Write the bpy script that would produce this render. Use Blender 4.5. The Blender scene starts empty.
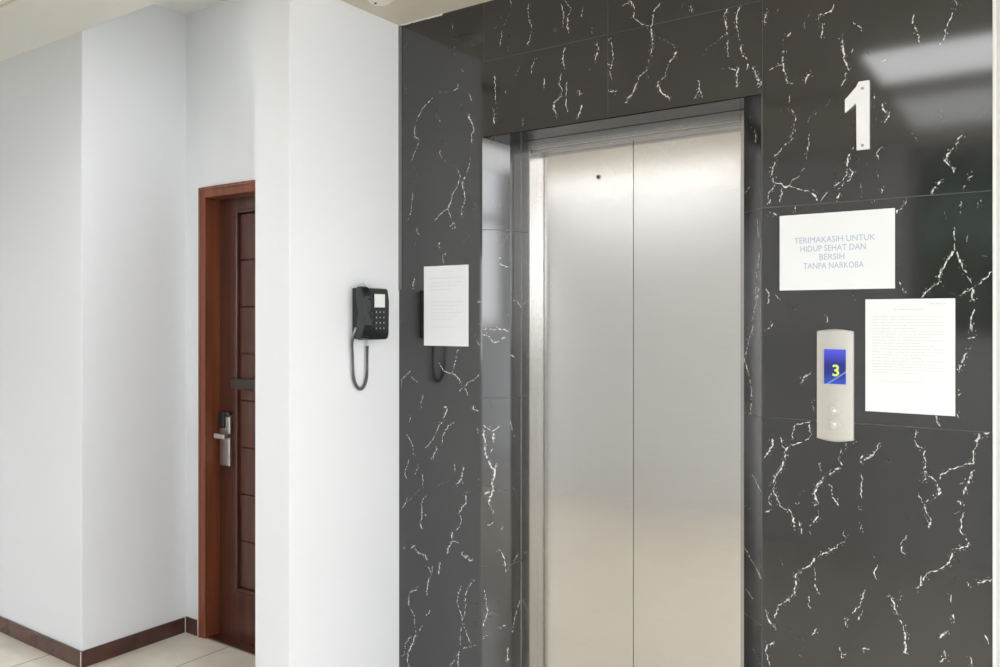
import bpy, bmesh, math, random
from mathutils import Vector, Matrix

scene = bpy.context.scene
C = scene.collection
PI = math.pi

# ------------------------------------------------------------ camera
F_PX, H_PX, YAW = 829.0, 319.0, math.atan(580 / 829.0)
CAM = Vector((0.0, -2.38, 1.55))
cd = bpy.data.cameras.new('camera'); cam = bpy.data.objects.new('camera', cd); C.objects.link(cam)
cd.sensor_fit = 'HORIZONTAL'; cd.sensor_width = 36.0; cd.lens = 36.0 * F_PX / 1000.0
cd.shift_y = (H_PX - 333.5) / 1000.0
cam.location = CAM; cam.rotation_euler = (PI / 2, 0, YAW)
cd.clip_start = 0.02
scene.camera = cam

# ------------------------------------------------------------ light
world = bpy.data.worlds.new('sky'); scene.world = world; world.use_nodes = True
wn = world.node_tree.nodes; wl = world.node_tree.links; wn.clear()
wo = wn.new('ShaderNodeOutputWorld'); wb = wn.new('ShaderNodeBackground')
wt = wn.new('ShaderNodeTexCoord'); wx = wn.new('ShaderNodeSeparateXYZ'); wr = wn.new('ShaderNodeValToRGB')
wl.new(wt.outputs['Generated'], wx.inputs[0]); wl.new(wx.outputs['Z'], wr.inputs[0])
wr.color_ramp.elements[0].position = 0.0; wr.color_ramp.elements[0].color = (0.97, 0.98, 1.0, 1)
wr.color_ramp.elements[1].position = 0.6; wr.color_ramp.elements[1].color = (0.86, 0.92, 1.0, 1)
wl.new(wr.outputs[0], wb.inputs['Color']); wb.inputs['Strength'].default_value = 7.5
wl.new(wb.outputs[0], wo.inputs[0])

def portal(name, loc, rot, sx, sy):
    l = bpy.data.lights.new(name, 'AREA'); l.shape = 'RECTANGLE'; l.size = sx; l.size_y = sy
    o = bpy.data.objects.new(name, l); C.objects.link(o); o.location = loc; o.rotation_euler = rot
    l.cycles.is_portal = True
    return o
CEILING_LAMP = 6.5          # emission of the recessed ceiling panels
scene.view_settings.view_transform = 'Standard'; scene.view_settings.look = 'None'
scene.view_settings.exposure = 0.0; scene.view_settings.gamma = 1.0; scene.view_settings.use_curve_mapping = False
scene.cycles.max_bounces = 8; scene.cycles.diffuse_bounces = 5; scene.cycles.glossy_bounces = 5
scene.cycles.use_denoising = True
scene.cycles.sample_clamp_indirect = 6.0

FRONT_VEINS='1 -2.080,2.626 -2.085,2.607 -2.103,2.590 -2.112,2.567;1 -2.040,2.561 -2.040,2.547 -2.044,2.534;1 -1.868,2.634 -1.878,2.616 -1.872,2.595 -1.866,2.571 -1.868,2.535 -1.864,2.508 -1.856,2.494;2 -1.878,2.623 -1.876,2.606;1 -1.778,2.538 -1.790,2.521;2 -1.828,2.450 -1.825,2.436;2 -1.850,2.405 -1.851,2.388 -1.872,2.385;1 -1.872,2.385 -1.910,2.381 -1.953,2.391 -1.970,2.371;2 -1.970,2.371 -1.996,2.354 -2.022,2.338 -2.035,2.316 -2.049,2.301;1 -2.126,2.467 -2.094,2.463;1 -2.112,2.444 -2.098,2.421 -2.103,2.401;1 -2.103,2.353 -2.116,2.328 -2.123,2.311;1 -1.835,2.334 -1.833,2.301;2 -1.802,2.361 -1.790,2.333;3 -1.806,2.290 -1.798,2.267;1 -1.957,2.305 -1.944,2.290;1 -1.940,2.356 -1.948,2.324 -1.957,2.305;1 -2.022,2.331 -2.044,2.300 -2.056,2.278;3 -2.056,2.278 -2.059,2.237 -2.040,2.228;2 -2.040,2.228 -2.044,2.202 -2.062,2.173 -2.077,2.148;1 -2.077,2.148 -2.067,2.126 -2.047,2.107 -2.049,2.087 -2.062,2.068 -2.068,2.027;3 -2.068,2.027 -2.071,2.000;2 -2.071,2.000 -2.074,1.960 -2.080,1.947 -2.094,1.924;2 -1.953,2.304 -1.937,2.285 -1.935,2.272;1 -1.910,2.232 -1.925,2.204 -1.931,2.181;2 -1.931,2.181 -1.937,2.162 -1.923,2.141;1 -1.923,2.141 -1.897,2.118 -1.860,2.104;2 -1.860,2.101 -1.847,2.080 -1.841,2.063;3 -1.802,2.292 -1.798,2.269 -1.784,2.251 -1.778,2.234 -1.788,2.216 -1.792,2.184;1 -1.792,2.184 -1.790,2.145 -1.798,2.114;2 -1.798,2.114 -1.806,2.086 -1.818,2.064;3 -1.818,2.064 -1.833,2.039 -1.823,2.012 -1.816,1.983 -1.831,1.951 -1.835,1.922;2 -1.841,2.063 -1.856,2.028 -1.872,2.010;3 -1.872,2.017 -1.880,1.988 -1.893,1.966 -1.896,1.946;2 -1.896,1.946 -1.885,1.926 -1.878,1.906 -1.868,1.892;2 -1.896,1.956 -1.931,1.939 -1.961,1.915;1 -2.121,2.341 -2.126,2.321;1 -2.116,2.306 -2.123,2.245;1 -2.058,1.894 -2.044,1.885;2 -2.044,1.892 -2.049,1.876 -2.031,1.864;1 -2.040,1.862 -2.058,1.829 -2.060,1.805;2 -1.889,1.886 -1.872,1.901 -1.860,1.884 -1.876,1.878 -1.889,1.892;1 -1.965,1.867 -1.944,1.836;3 -1.940,1.833 -1.937,1.809;2 -1.903,1.791 -1.920,1.788 -1.923,1.769 -1.917,1.749;1 -1.798,1.851 -1.823,1.830 -1.851,1.825;3 -2.058,1.703 -2.068,1.683 -2.062,1.662;1 -2.062,1.611 -2.071,1.581 -2.098,1.557 -2.126,1.540 -2.132,1.522;1 -1.831,1.771 -1.831,1.749;1 -1.810,1.774 -1.814,1.748;2 -1.770,1.611 -1.746,1.609;2 -1.762,1.531 -1.750,1.534;1 -1.770,1.499 -1.774,1.479;2 -1.851,1.441 -1.860,1.415 -1.868,1.382 -1.875,1.352;2 -1.946,1.399 -1.935,1.379 -1.914,1.357 -1.893,1.351 -1.876,1.352;3 -1.876,1.352 -1.856,1.340 -1.835,1.321;2 -1.835,1.321 -1.823,1.305 -1.810,1.286 -1.809,1.273;2 -1.754,1.350 -1.782,1.330 -1.810,1.319 -1.823,1.305 -1.845,1.288;2 -2.076,1.355 -2.103,1.336 -2.123,1.319 -2.126,1.287;2 -2.077,1.331 -2.053,1.318 -2.035,1.309;2 -2.013,1.269 -2.022,1.248 -2.029,1.235 -2.024,1.218;3 -1.918,1.228 -1.901,1.225 -1.908,1.205 -1.920,1.181;2 -1.920,1.181 -1.944,1.150 -1.957,1.119 -1.978,1.094 -2.003,1.068;2 -1.864,1.175 -1.893,1.160 -1.910,1.142 -1.923,1.115 -1.925,1.081;3 -1.778,1.243 -1.782,1.226 -1.758,1.221;2 -2.076,1.177 -2.085,1.160;1 -2.094,1.135 -2.086,1.142;2 -2.098,1.111 -2.076,1.085 -2.067,1.062 -2.062,1.032;2 -1.944,1.080 -1.961,1.052 -1.978,1.027;3 -1.766,1.160 -1.762,1.141;2 -1.766,1.475 -1.754,1.453;1 -2.074,1.085 -2.067,1.052 -2.049,1.029;2 -2.049,1.029 -2.040,0.993 -2.058,0.964;2 -2.089,1.015 -2.098,0.987 -2.107,0.962 -2.098,0.943;2 -1.978,1.093 -2.005,1.067;2 -1.944,1.079 -1.965,1.047 -1.978,1.026;2 -2.022,0.968 -2.015,0.942 -2.018,0.921;1 -2.031,0.913 -2.067,0.878 -2.089,0.855;2 -2.094,0.871 -2.103,0.850 -2.121,0.830;2 -2.000,0.890 -2.018,0.874 -2.027,0.856 -2.018,0.823 -1.996,0.809;3 -2.022,0.840 -2.024,0.799 -2.031,0.781 -2.022,0.762;2 -1.872,1.037 -1.864,1.011 -1.864,0.991;3 -1.823,1.015 -1.833,0.995 -1.833,0.972 -1.851,0.954 -1.864,0.942;3 -1.839,0.968 -1.828,0.953;1 -1.868,0.978 -1.901,0.951 -1.944,0.936;3 -1.818,0.915 -1.814,0.886 -1.835,0.864 -1.845,0.843;2 -1.845,0.843 -1.835,0.819 -1.843,0.798 -1.864,0.778;3 -1.880,0.773 -1.876,0.740 -1.895,0.711 -1.901,0.687;2 -1.880,0.740 -1.847,0.737;1 -1.754,0.958 -1.794,0.931 -1.827,0.921;3 -2.116,0.676 -2.103,0.675;3 -2.076,0.683 -2.058,0.696;2 -2.058,0.689 -2.040,0.671 -2.009,0.666;3 -2.009,0.670 -1.996,0.652;2 -1.835,0.704 -1.823,0.684;2 -1.762,0.989 -1.758,0.977;3 -2.058,0.686 -2.040,0.668 -2.009,0.667 -1.998,0.648;2 -1.996,0.632 -1.983,0.614 -1.978,0.601;3 -1.978,0.601 -1.992,0.569 -1.998,0.541 -1.998,0.517;2 -1.970,0.636 -1.974,0.602;3 -1.935,0.655 -1.940,0.605;3 -1.835,0.705 -1.818,0.688 -1.810,0.699 -1.798,0.682 -1.778,0.685;2 -2.040,0.546 -2.053,0.527 -2.085,0.514;3 -2.085,0.511 -2.089,0.486 -2.086,0.459;2 -2.076,0.451 -2.058,0.428 -2.059,0.397 -2.051,0.365;3 -2.051,0.361 -2.071,0.319 -2.092,0.280 -2.094,0.253 -2.085,0.231;2 -2.051,0.361 -2.085,0.340 -2.107,0.308 -2.112,0.269 -2.126,0.262;2 -2.018,0.402 -2.035,0.378;2 -1.983,0.466 -2.005,0.439;2 -1.835,0.584 -1.851,0.545 -1.856,0.518 -1.835,0.477 -1.831,0.458;3 -1.843,0.573 -1.850,0.552;2 -1.774,0.618 -1.806,0.583 -1.817,0.552 -1.817,0.513 -1.823,0.479 -1.831,0.458;2 -1.831,0.451 -1.839,0.417 -1.841,0.368;2 -1.831,0.451 -1.810,0.410 -1.794,0.385;2 -1.843,0.344 -1.868,0.309 -1.889,0.278;3 -1.847,0.340 -1.851,0.287;2 -1.831,0.357 -1.770,0.384;1 -1.616,2.650 -1.625,2.615 -1.639,2.589 -1.656,2.570;2 -1.621,2.657 -1.615,2.638;1 -1.652,2.621 -1.670,2.588 -1.688,2.569;2 -1.656,2.559 -1.665,2.506;1 -1.625,2.542 -1.630,2.477;2 -1.543,2.630 -1.549,2.603 -1.540,2.565 -1.530,2.527;3 -1.534,2.524 -1.551,2.488;2 -1.402,2.606 -1.378,2.577 -1.390,2.551;3 -1.390,2.551 -1.394,2.517 -1.386,2.495;2 -1.418,2.599 -1.406,2.569 -1.410,2.521;2 -1.330,2.580 -1.338,2.540;1 -1.303,2.526 -1.299,2.471;2 -1.513,2.438 -1.534,2.410 -1.534,2.388;1 -1.577,2.432 -1.603,2.382;3 -1.402,2.453 -1.411,2.416 -1.403,2.380;2 -1.415,2.368 -1.424,2.331 -1.410,2.311 -1.418,2.291;3 -1.418,2.291 -1.445,2.274 -1.446,2.254 -1.430,2.227;2 -1.394,2.336 -1.396,2.288 -1.399,2.261 -1.390,2.231;3 -1.284,2.448 -1.276,2.419 -1.291,2.388;1 -1.303,2.386 -1.314,2.344;2 -1.688,2.407 -1.686,2.355 -1.683,2.303;3 -1.690,2.289 -1.690,2.237;1 -1.661,2.314 -1.683,2.281;2 -1.643,2.348 -1.639,2.322;2 -1.484,2.365 -1.481,2.329;3 -1.346,2.301 -1.347,2.284;3 -1.338,2.252 -1.350,2.222 -1.354,2.206;2 -1.569,2.242 -1.569,2.214;2 -1.238,2.452 -1.227,2.416 -1.223,2.382 -1.230,2.357 -1.234,2.337 -1.228,2.316;2 -1.245,2.373 -1.230,2.363;3 -1.238,2.277 -1.208,2.279;3 -1.166,2.555 -1.149,2.529 -1.152,2.499;2 -1.193,2.545 -1.166,2.551;2 -1.152,2.499 -1.126,2.475 -1.099,2.461;2 -1.060,2.525 -1.083,2.503 -1.086,2.473 -1.094,2.457;3 -1.094,2.460 -1.089,2.426 -1.087,2.395 -1.096,2.366;2 -1.096,2.366 -1.106,2.332 -1.112,2.321 -1.132,2.312 -1.142,2.289;3 -1.142,2.289 -1.152,2.266 -1.169,2.250 -1.176,2.233;1 -1.112,2.321 -1.093,2.287;1 -1.089,2.435 -1.060,2.414 -1.034,2.397 -1.015,2.384;3 -1.015,2.384 -1.008,2.365 -1.015,2.349;2 -1.015,2.349 -1.031,2.337 -1.044,2.309 -1.047,2.292 -1.070,2.283;3 -1.073,2.284 -1.059,2.251 -1.028,2.223;3 -0.962,2.495 -0.960,2.474;1 -0.981,2.517 -0.993,2.496;3 -0.845,2.461 -0.860,2.444 -0.854,2.414 -0.851,2.385;3 -0.813,2.460 -0.822,2.436 -0.820,2.396;2 -0.819,2.396 -0.810,2.349 -0.804,2.316 -0.787,2.299;2 -0.857,2.392 -0.871,2.377;1 -0.871,2.377 -0.910,2.359 -0.925,2.330;2 -0.848,2.373 -0.848,2.321;1 -0.804,2.316 -0.827,2.303;3 -0.784,2.293 -0.793,2.272;3 -0.816,2.284 -0.822,2.265 -0.819,2.222;2 -0.845,2.289 -0.822,2.274;3 -0.773,2.280 -0.767,2.256 -0.750,2.225 -0.759,2.215;2 -0.827,2.255 -0.839,2.254;2 -0.938,2.267 -0.934,2.235 -0.953,2.214;2 -0.934,2.235 -0.925,2.213;2 -0.868,2.288 -0.862,2.290;3 -0.736,2.429 -0.741,2.391;2 -0.729,2.430 -0.742,2.402;1 -0.701,2.435 -0.711,2.411;2 -0.551,2.412 -0.555,2.398;3 -0.555,2.398 -0.574,2.390 -0.591,2.388 -0.592,2.376;1 -0.592,2.376 -0.591,2.356;2 -0.581,2.364 -0.584,2.323;1 -0.612,2.406 -0.629,2.374 -0.629,2.354;3 -0.666,2.356 -0.679,2.346;1 -0.686,2.345 -0.689,2.310;3 -0.686,2.309 -0.690,2.274 -0.684,2.248 -0.677,2.214;2 -0.727,2.260 -0.701,2.269 -0.691,2.270;2 -0.677,2.214 -0.659,2.211;1 -0.615,2.246 -0.612,2.231;3 -0.612,2.231 -0.624,2.220 -0.627,2.206;1 -0.530,2.363 -0.529,2.314;3 -0.529,2.314 -0.529,2.290 -0.525,2.260 -0.518,2.239 -0.511,2.223;2 -0.518,2.220 -0.525,2.196 -0.533,2.183;2 -0.534,2.301 -0.525,2.311;2 -0.502,2.280 -0.507,2.269;2 -0.502,2.353 -0.486,2.337 -0.479,2.322;1 -0.468,2.269 -0.459,2.253;2 -0.669,2.179 -0.669,2.157;2 -0.691,2.142 -0.697,2.138;1 -0.553,2.167 -0.565,2.141 -0.584,2.132 -0.603,2.114;1 -0.676,2.145 -0.659,2.122 -0.654,2.109;3 -0.768,2.260 -0.757,2.235 -0.752,2.223;2 -0.666,2.141 -0.654,2.119 -0.659,2.089;3 -0.659,2.084 -0.666,2.060;2 -0.659,2.059 -0.686,2.039 -0.701,2.023 -0.714,2.009;3 -0.712,1.999 -0.719,1.969 -0.716,1.948;2 -0.716,1.948 -0.711,1.932 -0.729,1.908 -0.724,1.877;3 -0.724,1.892 -0.727,1.872;3 -0.711,1.937 -0.691,1.933 -0.684,1.922 -0.671,1.926;2 -0.691,1.920 -0.696,1.880;2 -0.617,2.064 -0.617,2.044 -0.624,2.009;1 -0.624,2.009 -0.624,1.989 -0.634,1.965 -0.642,1.951;3 -0.634,1.970 -0.636,1.963;2 -0.642,1.951 -0.664,1.941 -0.671,1.926;2 -0.671,1.926 -0.642,1.913 -0.612,1.901;3 -0.612,1.901 -0.598,1.887 -0.592,1.872;2 -0.567,1.899 -0.581,1.883 -0.586,1.874;2 -0.500,2.015 -0.507,2.001 -0.516,1.987;3 -0.516,1.987 -0.517,1.963;3 -0.511,1.958 -0.502,1.947 -0.507,1.930;2 -0.517,1.958 -0.518,1.939 -0.532,1.921 -0.551,1.915;2 -0.507,1.930 -0.527,1.918 -0.541,1.904;3 -0.537,1.892 -0.546,1.878;1 -0.482,1.916 -0.479,1.887 -0.484,1.873;2 -0.654,1.866 -0.654,1.851;3 -0.716,1.853 -0.706,1.845;2 -0.732,1.847 -0.729,1.842;1 -0.620,2.094 -0.612,2.115 -0.598,2.131;2 -0.455,1.863 -0.452,1.856;3 -0.260,2.356 -0.254,2.343;2 -0.254,2.343 -0.268,2.314 -0.279,2.289 -0.283,2.267 -0.295,2.250;2 -0.353,2.341 -0.357,2.318 -0.345,2.288 -0.338,2.263;2 -0.431,2.231 -0.415,2.238;2 -0.448,2.150 -0.448,2.136;3 -0.429,2.121 -0.424,2.101 -0.413,2.092;3 -0.413,2.092 -0.425,2.068;1 -0.437,2.091 -0.451,2.071;2 -0.428,2.006 -0.442,1.993 -0.439,1.974;1 -0.442,1.955 -0.439,1.917;3 -0.431,1.897 -0.431,1.883;1 -0.368,2.046 -0.351,2.025 -0.347,2.008;2 -0.240,2.020 -0.254,2.004 -0.256,1.986;3 -0.256,1.986 -0.276,1.970 -0.283,1.954 -0.272,1.940 -0.262,1.929 -0.262,1.920;3 -0.287,1.907 -0.303,1.888 -0.311,1.870;2 -0.219,1.909 -0.232,1.901;2 -0.236,1.886 -0.240,1.875;2 -0.250,1.853 -0.244,1.839 -0.252,1.835;2 -0.209,1.841 -0.210,1.827;2 -0.246,1.830 -0.248,1.817;2 -0.370,1.866 -0.372,1.854 -0.385,1.836;3 -0.389,1.837 -0.394,1.827;2 -0.737,1.641 -0.727,1.617 -0.733,1.593;2 -0.716,1.538 -0.740,1.514;2 -0.710,1.620 -0.696,1.606;2 -0.569,1.558 -0.566,1.535;1 -0.507,1.629 -0.492,1.590;3 -0.611,1.405 -0.633,1.381 -0.640,1.371;1 -0.640,1.371 -0.660,1.350;2 -0.611,1.325 -0.604,1.292;2 -0.612,1.265 -0.632,1.261 -0.654,1.252 -0.661,1.231 -0.664,1.210;2 -0.615,1.259 -0.617,1.239 -0.610,1.230 -0.615,1.220;2 -0.615,1.220 -0.639,1.205 -0.659,1.196 -0.671,1.190;3 -0.721,1.218 -0.717,1.191 -0.729,1.169 -0.741,1.151;2 -0.696,1.215 -0.691,1.193 -0.681,1.184;4 -0.674,1.189 -0.684,1.173 -0.684,1.158;3 -0.686,1.150 -0.691,1.132 -0.704,1.110 -0.716,1.083;3 -0.716,1.083 -0.715,1.060 -0.704,1.039 -0.691,1.017;3 -0.676,1.017 -0.664,1.001;2 -0.691,1.017 -0.676,1.012;3 -0.664,1.001 -0.657,0.979 -0.661,0.958;2 -0.721,1.057 -0.729,1.030 -0.719,1.016;2 -0.719,1.006 -0.739,0.995;2 -0.646,0.985 -0.638,0.966 -0.637,0.949;2 -0.518,1.213 -0.532,1.192 -0.539,1.169;3 -0.539,1.169 -0.530,1.153 -0.541,1.142 -0.555,1.128 -0.576,1.119;4 -0.576,1.119 -0.584,1.101 -0.598,1.082 -0.603,1.066 -0.595,1.047;2 -0.595,1.047 -0.591,1.043 -0.603,1.031;2 -0.591,1.152 -0.586,1.133 -0.576,1.119;1 -0.603,1.093 -0.617,1.079 -0.646,1.058;2 -0.569,1.100 -0.555,1.087 -0.555,1.062 -0.537,1.040;3 -0.591,1.005 -0.603,0.991 -0.615,0.975;2 -0.593,1.022 -0.591,1.005;3 -0.615,0.960 -0.612,0.950;2 -0.654,1.035 -0.649,1.030;2 -0.477,1.190 -0.482,1.172;3 -0.484,1.167 -0.475,1.161;3 -0.475,1.171 -0.450,1.188;2 -0.482,1.134 -0.477,1.120 -0.482,1.095 -0.479,1.066;3 -0.488,1.046 -0.486,1.037;2 -0.523,0.978 -0.527,0.963 -0.518,0.957;2 -0.479,0.999 -0.484,0.984;3 -0.502,1.214 -0.493,1.220;2 -0.461,1.266 -0.459,1.256;2 -0.521,0.945 -0.538,0.937 -0.548,0.923;3 -0.548,0.923 -0.573,0.908 -0.593,0.892;3 -0.601,0.893 -0.611,0.868;2 -0.611,0.868 -0.637,0.850;3 -0.640,0.845 -0.655,0.831;3 -0.655,0.831 -0.653,0.802 -0.658,0.777;3 -0.668,0.762 -0.687,0.750;2 -0.658,0.777 -0.687,0.750 -0.703,0.734 -0.711,0.699;3 -0.604,0.864 -0.601,0.851;2 -0.601,0.851 -0.601,0.817 -0.588,0.790;1 -0.695,0.875 -0.687,0.850;2 -0.616,0.780 -0.619,0.753 -0.609,0.744;3 -0.732,0.695 -0.727,0.685 -0.708,0.673;2 -0.738,0.718 -0.730,0.696;3 -0.713,0.626 -0.732,0.619 -0.738,0.596;2 -0.738,0.596 -0.727,0.571 -0.724,0.558;2 -0.596,0.694 -0.609,0.673;2 -0.471,0.826 -0.483,0.782 -0.504,0.755;3 -0.514,0.738 -0.521,0.718;2 -0.478,0.768 -0.490,0.740;2 -0.536,0.658 -0.531,0.628;3 -0.531,0.628 -0.519,0.641;3 -0.478,0.665 -0.461,0.669;1 -0.645,0.612 -0.634,0.606;2 -0.452,0.918 -0.447,0.914;2 -0.436,1.227 -0.443,1.202 -0.457,1.180;2 -0.349,1.264 -0.351,1.242 -0.346,1.223;3 -0.349,1.225 -0.331,1.214;2 -0.331,1.214 -0.327,1.188 -0.326,1.164;3 -0.326,1.169 -0.326,1.145 -0.333,1.127;2 -0.323,1.150 -0.301,1.133;2 -0.342,1.099 -0.336,1.078;3 -0.320,1.085 -0.329,1.067 -0.323,1.049;3 -0.323,1.049 -0.314,1.035 -0.318,1.011;4 -0.299,1.128 -0.295,1.115 -0.297,1.100;2 -0.297,1.100 -0.310,1.086;2 -0.297,1.138 -0.286,1.156 -0.265,1.170 -0.236,1.185;3 -0.236,1.185 -0.219,1.187 -0.221,1.198;3 -0.209,1.265 -0.203,1.261 -0.183,1.268;3 -0.207,1.263 -0.211,1.237;2 -0.211,1.237 -0.219,1.213 -0.219,1.189;3 -0.221,1.170 -0.228,1.146 -0.236,1.122 -0.240,1.105;2 -0.250,1.132 -0.238,1.138;3 -0.252,1.091 -0.246,1.078;2 -0.238,1.065 -0.246,1.045 -0.248,1.016 -0.232,0.995;2 -0.261,1.057 -0.250,1.065;2 -0.369,0.986 -0.384,0.962;2 -0.303,1.291 -0.292,1.275;3 -0.228,0.990 -0.232,0.978 -0.249,0.970;2 -0.249,0.970 -0.266,0.965;3 -0.266,0.960 -0.270,0.940 -0.277,0.925;2 -0.277,0.925 -0.305,0.903 -0.323,0.895;3 -0.323,0.895 -0.336,0.871 -0.349,0.847;2 -0.336,0.888 -0.338,0.873;3 -0.378,0.826 -0.397,0.819;3 -0.413,0.824 -0.401,0.804 -0.394,0.775;2 -0.394,0.775 -0.378,0.748;3 -0.378,0.748 -0.374,0.719 -0.372,0.700 -0.378,0.679 -0.365,0.677;3 -0.179,0.906 -0.199,0.895 -0.214,0.886;3 -0.228,0.888 -0.230,0.880;2 -0.268,0.851 -0.266,0.830;3 -0.262,0.802 -0.262,0.780;3 -0.279,0.755 -0.296,0.733;3 -0.283,0.705 -0.281,0.686 -0.294,0.674;3 -0.226,0.702 -0.224,0.678;2 -0.195,0.766 -0.185,0.742;2 -0.441,0.897 -0.449,0.878 -0.441,0.854;2 -0.383,0.962 -0.383,0.942 -0.372,0.936;2 -0.261,1.782 -0.259,1.724;3 -0.259,1.724 -0.278,1.698 -0.292,1.666 -0.295,1.645;2 -0.295,1.645 -0.326,1.619 -0.336,1.605;3 -0.255,1.721 -0.243,1.681;2 -0.243,1.681 -0.222,1.638;3 -0.222,1.627 -0.217,1.590;2 -0.177,1.668 -0.208,1.637 -0.250,1.609;1 -0.290,1.639 -0.259,1.609;2 -0.217,1.575 -0.224,1.548 -0.222,1.514;2 -0.393,1.664 -0.385,1.636 -0.371,1.619;1 -0.390,1.702 -0.388,1.664;2 -0.231,1.759 -0.233,1.744;1 -0.247,1.850 -0.245,1.818;1 -0.283,1.832 -0.278,1.799;2 -0.199,1.708 -0.190,1.705;3 -0.225,1.538 -0.223,1.516;3 -0.231,1.501 -0.212,1.504;2 -0.223,1.484 -0.227,1.474;3 -0.235,1.464 -0.244,1.439 -0.252,1.419;2 -0.253,1.375 -0.251,1.355;3 -0.257,1.313 -0.251,1.299;2 -0.303,1.303 -0.295,1.276;1 -0.206,1.341 -0.191,1.339'
SPLAY_VEINS='4 0.020,1.157 0.117,1.120 0.139,1.067 0.303,1.029;4 0.303,1.029 0.468,1.002 0.363,0.969 0.393,0.939 0.228,0.898;2 0.020,1.172 0.378,1.149 0.640,1.171;4 0.415,1.149 0.393,1.111;2 0.378,1.089 0.303,1.074;3 0.528,1.036 0.453,1.014;3 0.079,0.925 0.303,0.939;2 0.228,0.898 0.415,0.857;2 0.154,0.813 0.453,0.826;2 0.753,0.810 0.678,0.792;3 0.510,1.519 0.939,1.506;2 0.020,1.514 0.552,1.512;2 0.020,1.495 0.232,1.489 0.445,1.463 0.810,1.486;2 0.980,1.566 0.853,1.561;3 0.595,1.768 0.724,1.764;3 0.638,1.746 0.939,1.736;2 0.074,0.587 0.206,0.506 0.020,0.456;2 0.586,0.731 0.806,0.693 0.843,0.641;2 0.038,0.419 0.293,0.428;2 0.586,0.448 0.843,0.454;3 0.917,0.376 0.917,0.325'
REVEAL_VEINS='2 0.020,1.184 0.231,1.146;1 0.136,1.139 0.616,1.120;1 0.136,0.950 0.616,0.922;2 0.918,0.527 0.443,0.477 0.162,0.424;2 0.727,0.695 0.255,0.680;2 0.280,1.615 0.555,1.620 0.832,1.603 0.980,1.592;2 0.020,1.422 0.390,1.412'
RIGHT_SPLAY_VEINS='2 0.152,1.645 0.310,1.594 0.552,1.541;3 0.438,1.533 0.716,1.488 0.966,1.425 0.716,1.390 0.552,1.339 0.633,1.267;1 0.716,1.559 0.799,1.515;2 0.562,1.097 0.020,1.053;1 0.972,0.991 0.562,0.992;2 0.972,0.867 0.323,0.826 0.020,0.802;2 0.889,0.745 0.482,0.730;1 0.482,0.586 0.020,0.551;3 0.369,2.103 0.316,2.063;2 0.980,1.925 0.637,1.939;2 0.246,1.841 0.194,1.783;2 0.108,1.744 0.281,1.679 0.369,1.605;1 0.637,2.149 0.547,2.108'
# ------------------------------------------------------------ materials
def mat(name, col, rough=0.5, metal=0.0, spec=0.5, emit=None, estr=0.0, coat=0.0):
    m = bpy.data.materials.new(name); m.use_nodes = True
    p = m.node_tree.nodes['Principled BSDF']
    p.inputs['Base Color'].default_value = (*col, 1); p.inputs['Roughness'].default_value = rough
    p.inputs['Metallic'].default_value = metal; p.inputs['Specular IOR Level'].default_value = spec
    if coat: p.inputs['Coat Weight'].default_value = coat; p.inputs['Coat Roughness'].default_value = 0.05
    if emit: p.inputs['Emission Color'].default_value = (*emit, 1); p.inputs['Emission Strength'].default_value = estr
    return m
def N(m, t, **kw):
    n = m.node_tree.nodes.new(t)
    for k, v in kw.items():
        if k in n.inputs: n.inputs[k].default_value = v
        else: setattr(n, k, v)
    return n
def LK(m, a, b): m.node_tree.links.new(a, b)
def P(m): return m.node_tree.nodes['Principled BSDF']
def ramp(m, stops):
    r = N(m, 'ShaderNodeValToRGB'); e = r.color_ramp.elements
    while len(e) < len(stops): e.new(0.5)
    for el, (p, c) in zip(e, stops): el.position = p; el.color = (*c, 1)
    return r
def noise_col(m, scale, stops, detail=4, vec=(1, 1, 1), bump=0.0, rough=None):
    tc = N(m, 'ShaderNodeTexCoord'); mp = N(m, 'ShaderNodeMapping'); mp.inputs['Scale'].default_value = vec
    LK(m, tc.outputs['Object'], mp.inputs[0])
    n = N(m, 'ShaderNodeTexNoise', Scale=scale, Detail=detail); LK(m, mp.outputs[0], n.inputs['Vector'])
    r = ramp(m, stops); LK(m, n.outputs[0], r.inputs[0]); LK(m, r.outputs[0], P(m).inputs['Base Color'])
    if bump:
        b = N(m, 'ShaderNodeBump', Strength=bump, Distance=0.002); LK(m, n.outputs[0], b.inputs['Height']); LK(m, b.outputs[0], P(m).inputs['Normal'])
    return n

def paint(name, col, bump=0.12):
    m = mat(name, col, 0.6, spec=0.3)
    noise_col(m, 2.0, [(0.3, tuple(c * 0.985 for c in col)), (0.7, col)], 3)
    tc = N(m, 'ShaderNodeTexCoord'); n = N(m, 'ShaderNodeTexNoise', Scale=90.0, Detail=3.0); LK(m, tc.outputs['Object'], n.inputs['Vector'])
    b = N(m, 'ShaderNodeBump', Strength=bump, Distance=0.0015); LK(m, n.outputs[0], b.inputs['Height']); LK(m, b.outputs[0], P(m).inputs['Normal'])
    return m
M_WALL = paint('white_wall_paint', (0.83, 0.85, 0.875))
M_WALLR = paint('light_grey_wall_paint', (0.62, 0.63, 0.64))
M_CEIL = paint('taupe_ceiling_paint', (0.70, 0.64, 0.54), 0.05)
M_CREAM = paint('cream_soffit_paint', (0.86, 0.85, 0.78), 0.05)
M_UPPER = paint('upper_ceiling_paint', (0.86, 0.86, 0.82), 0.05)

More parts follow.
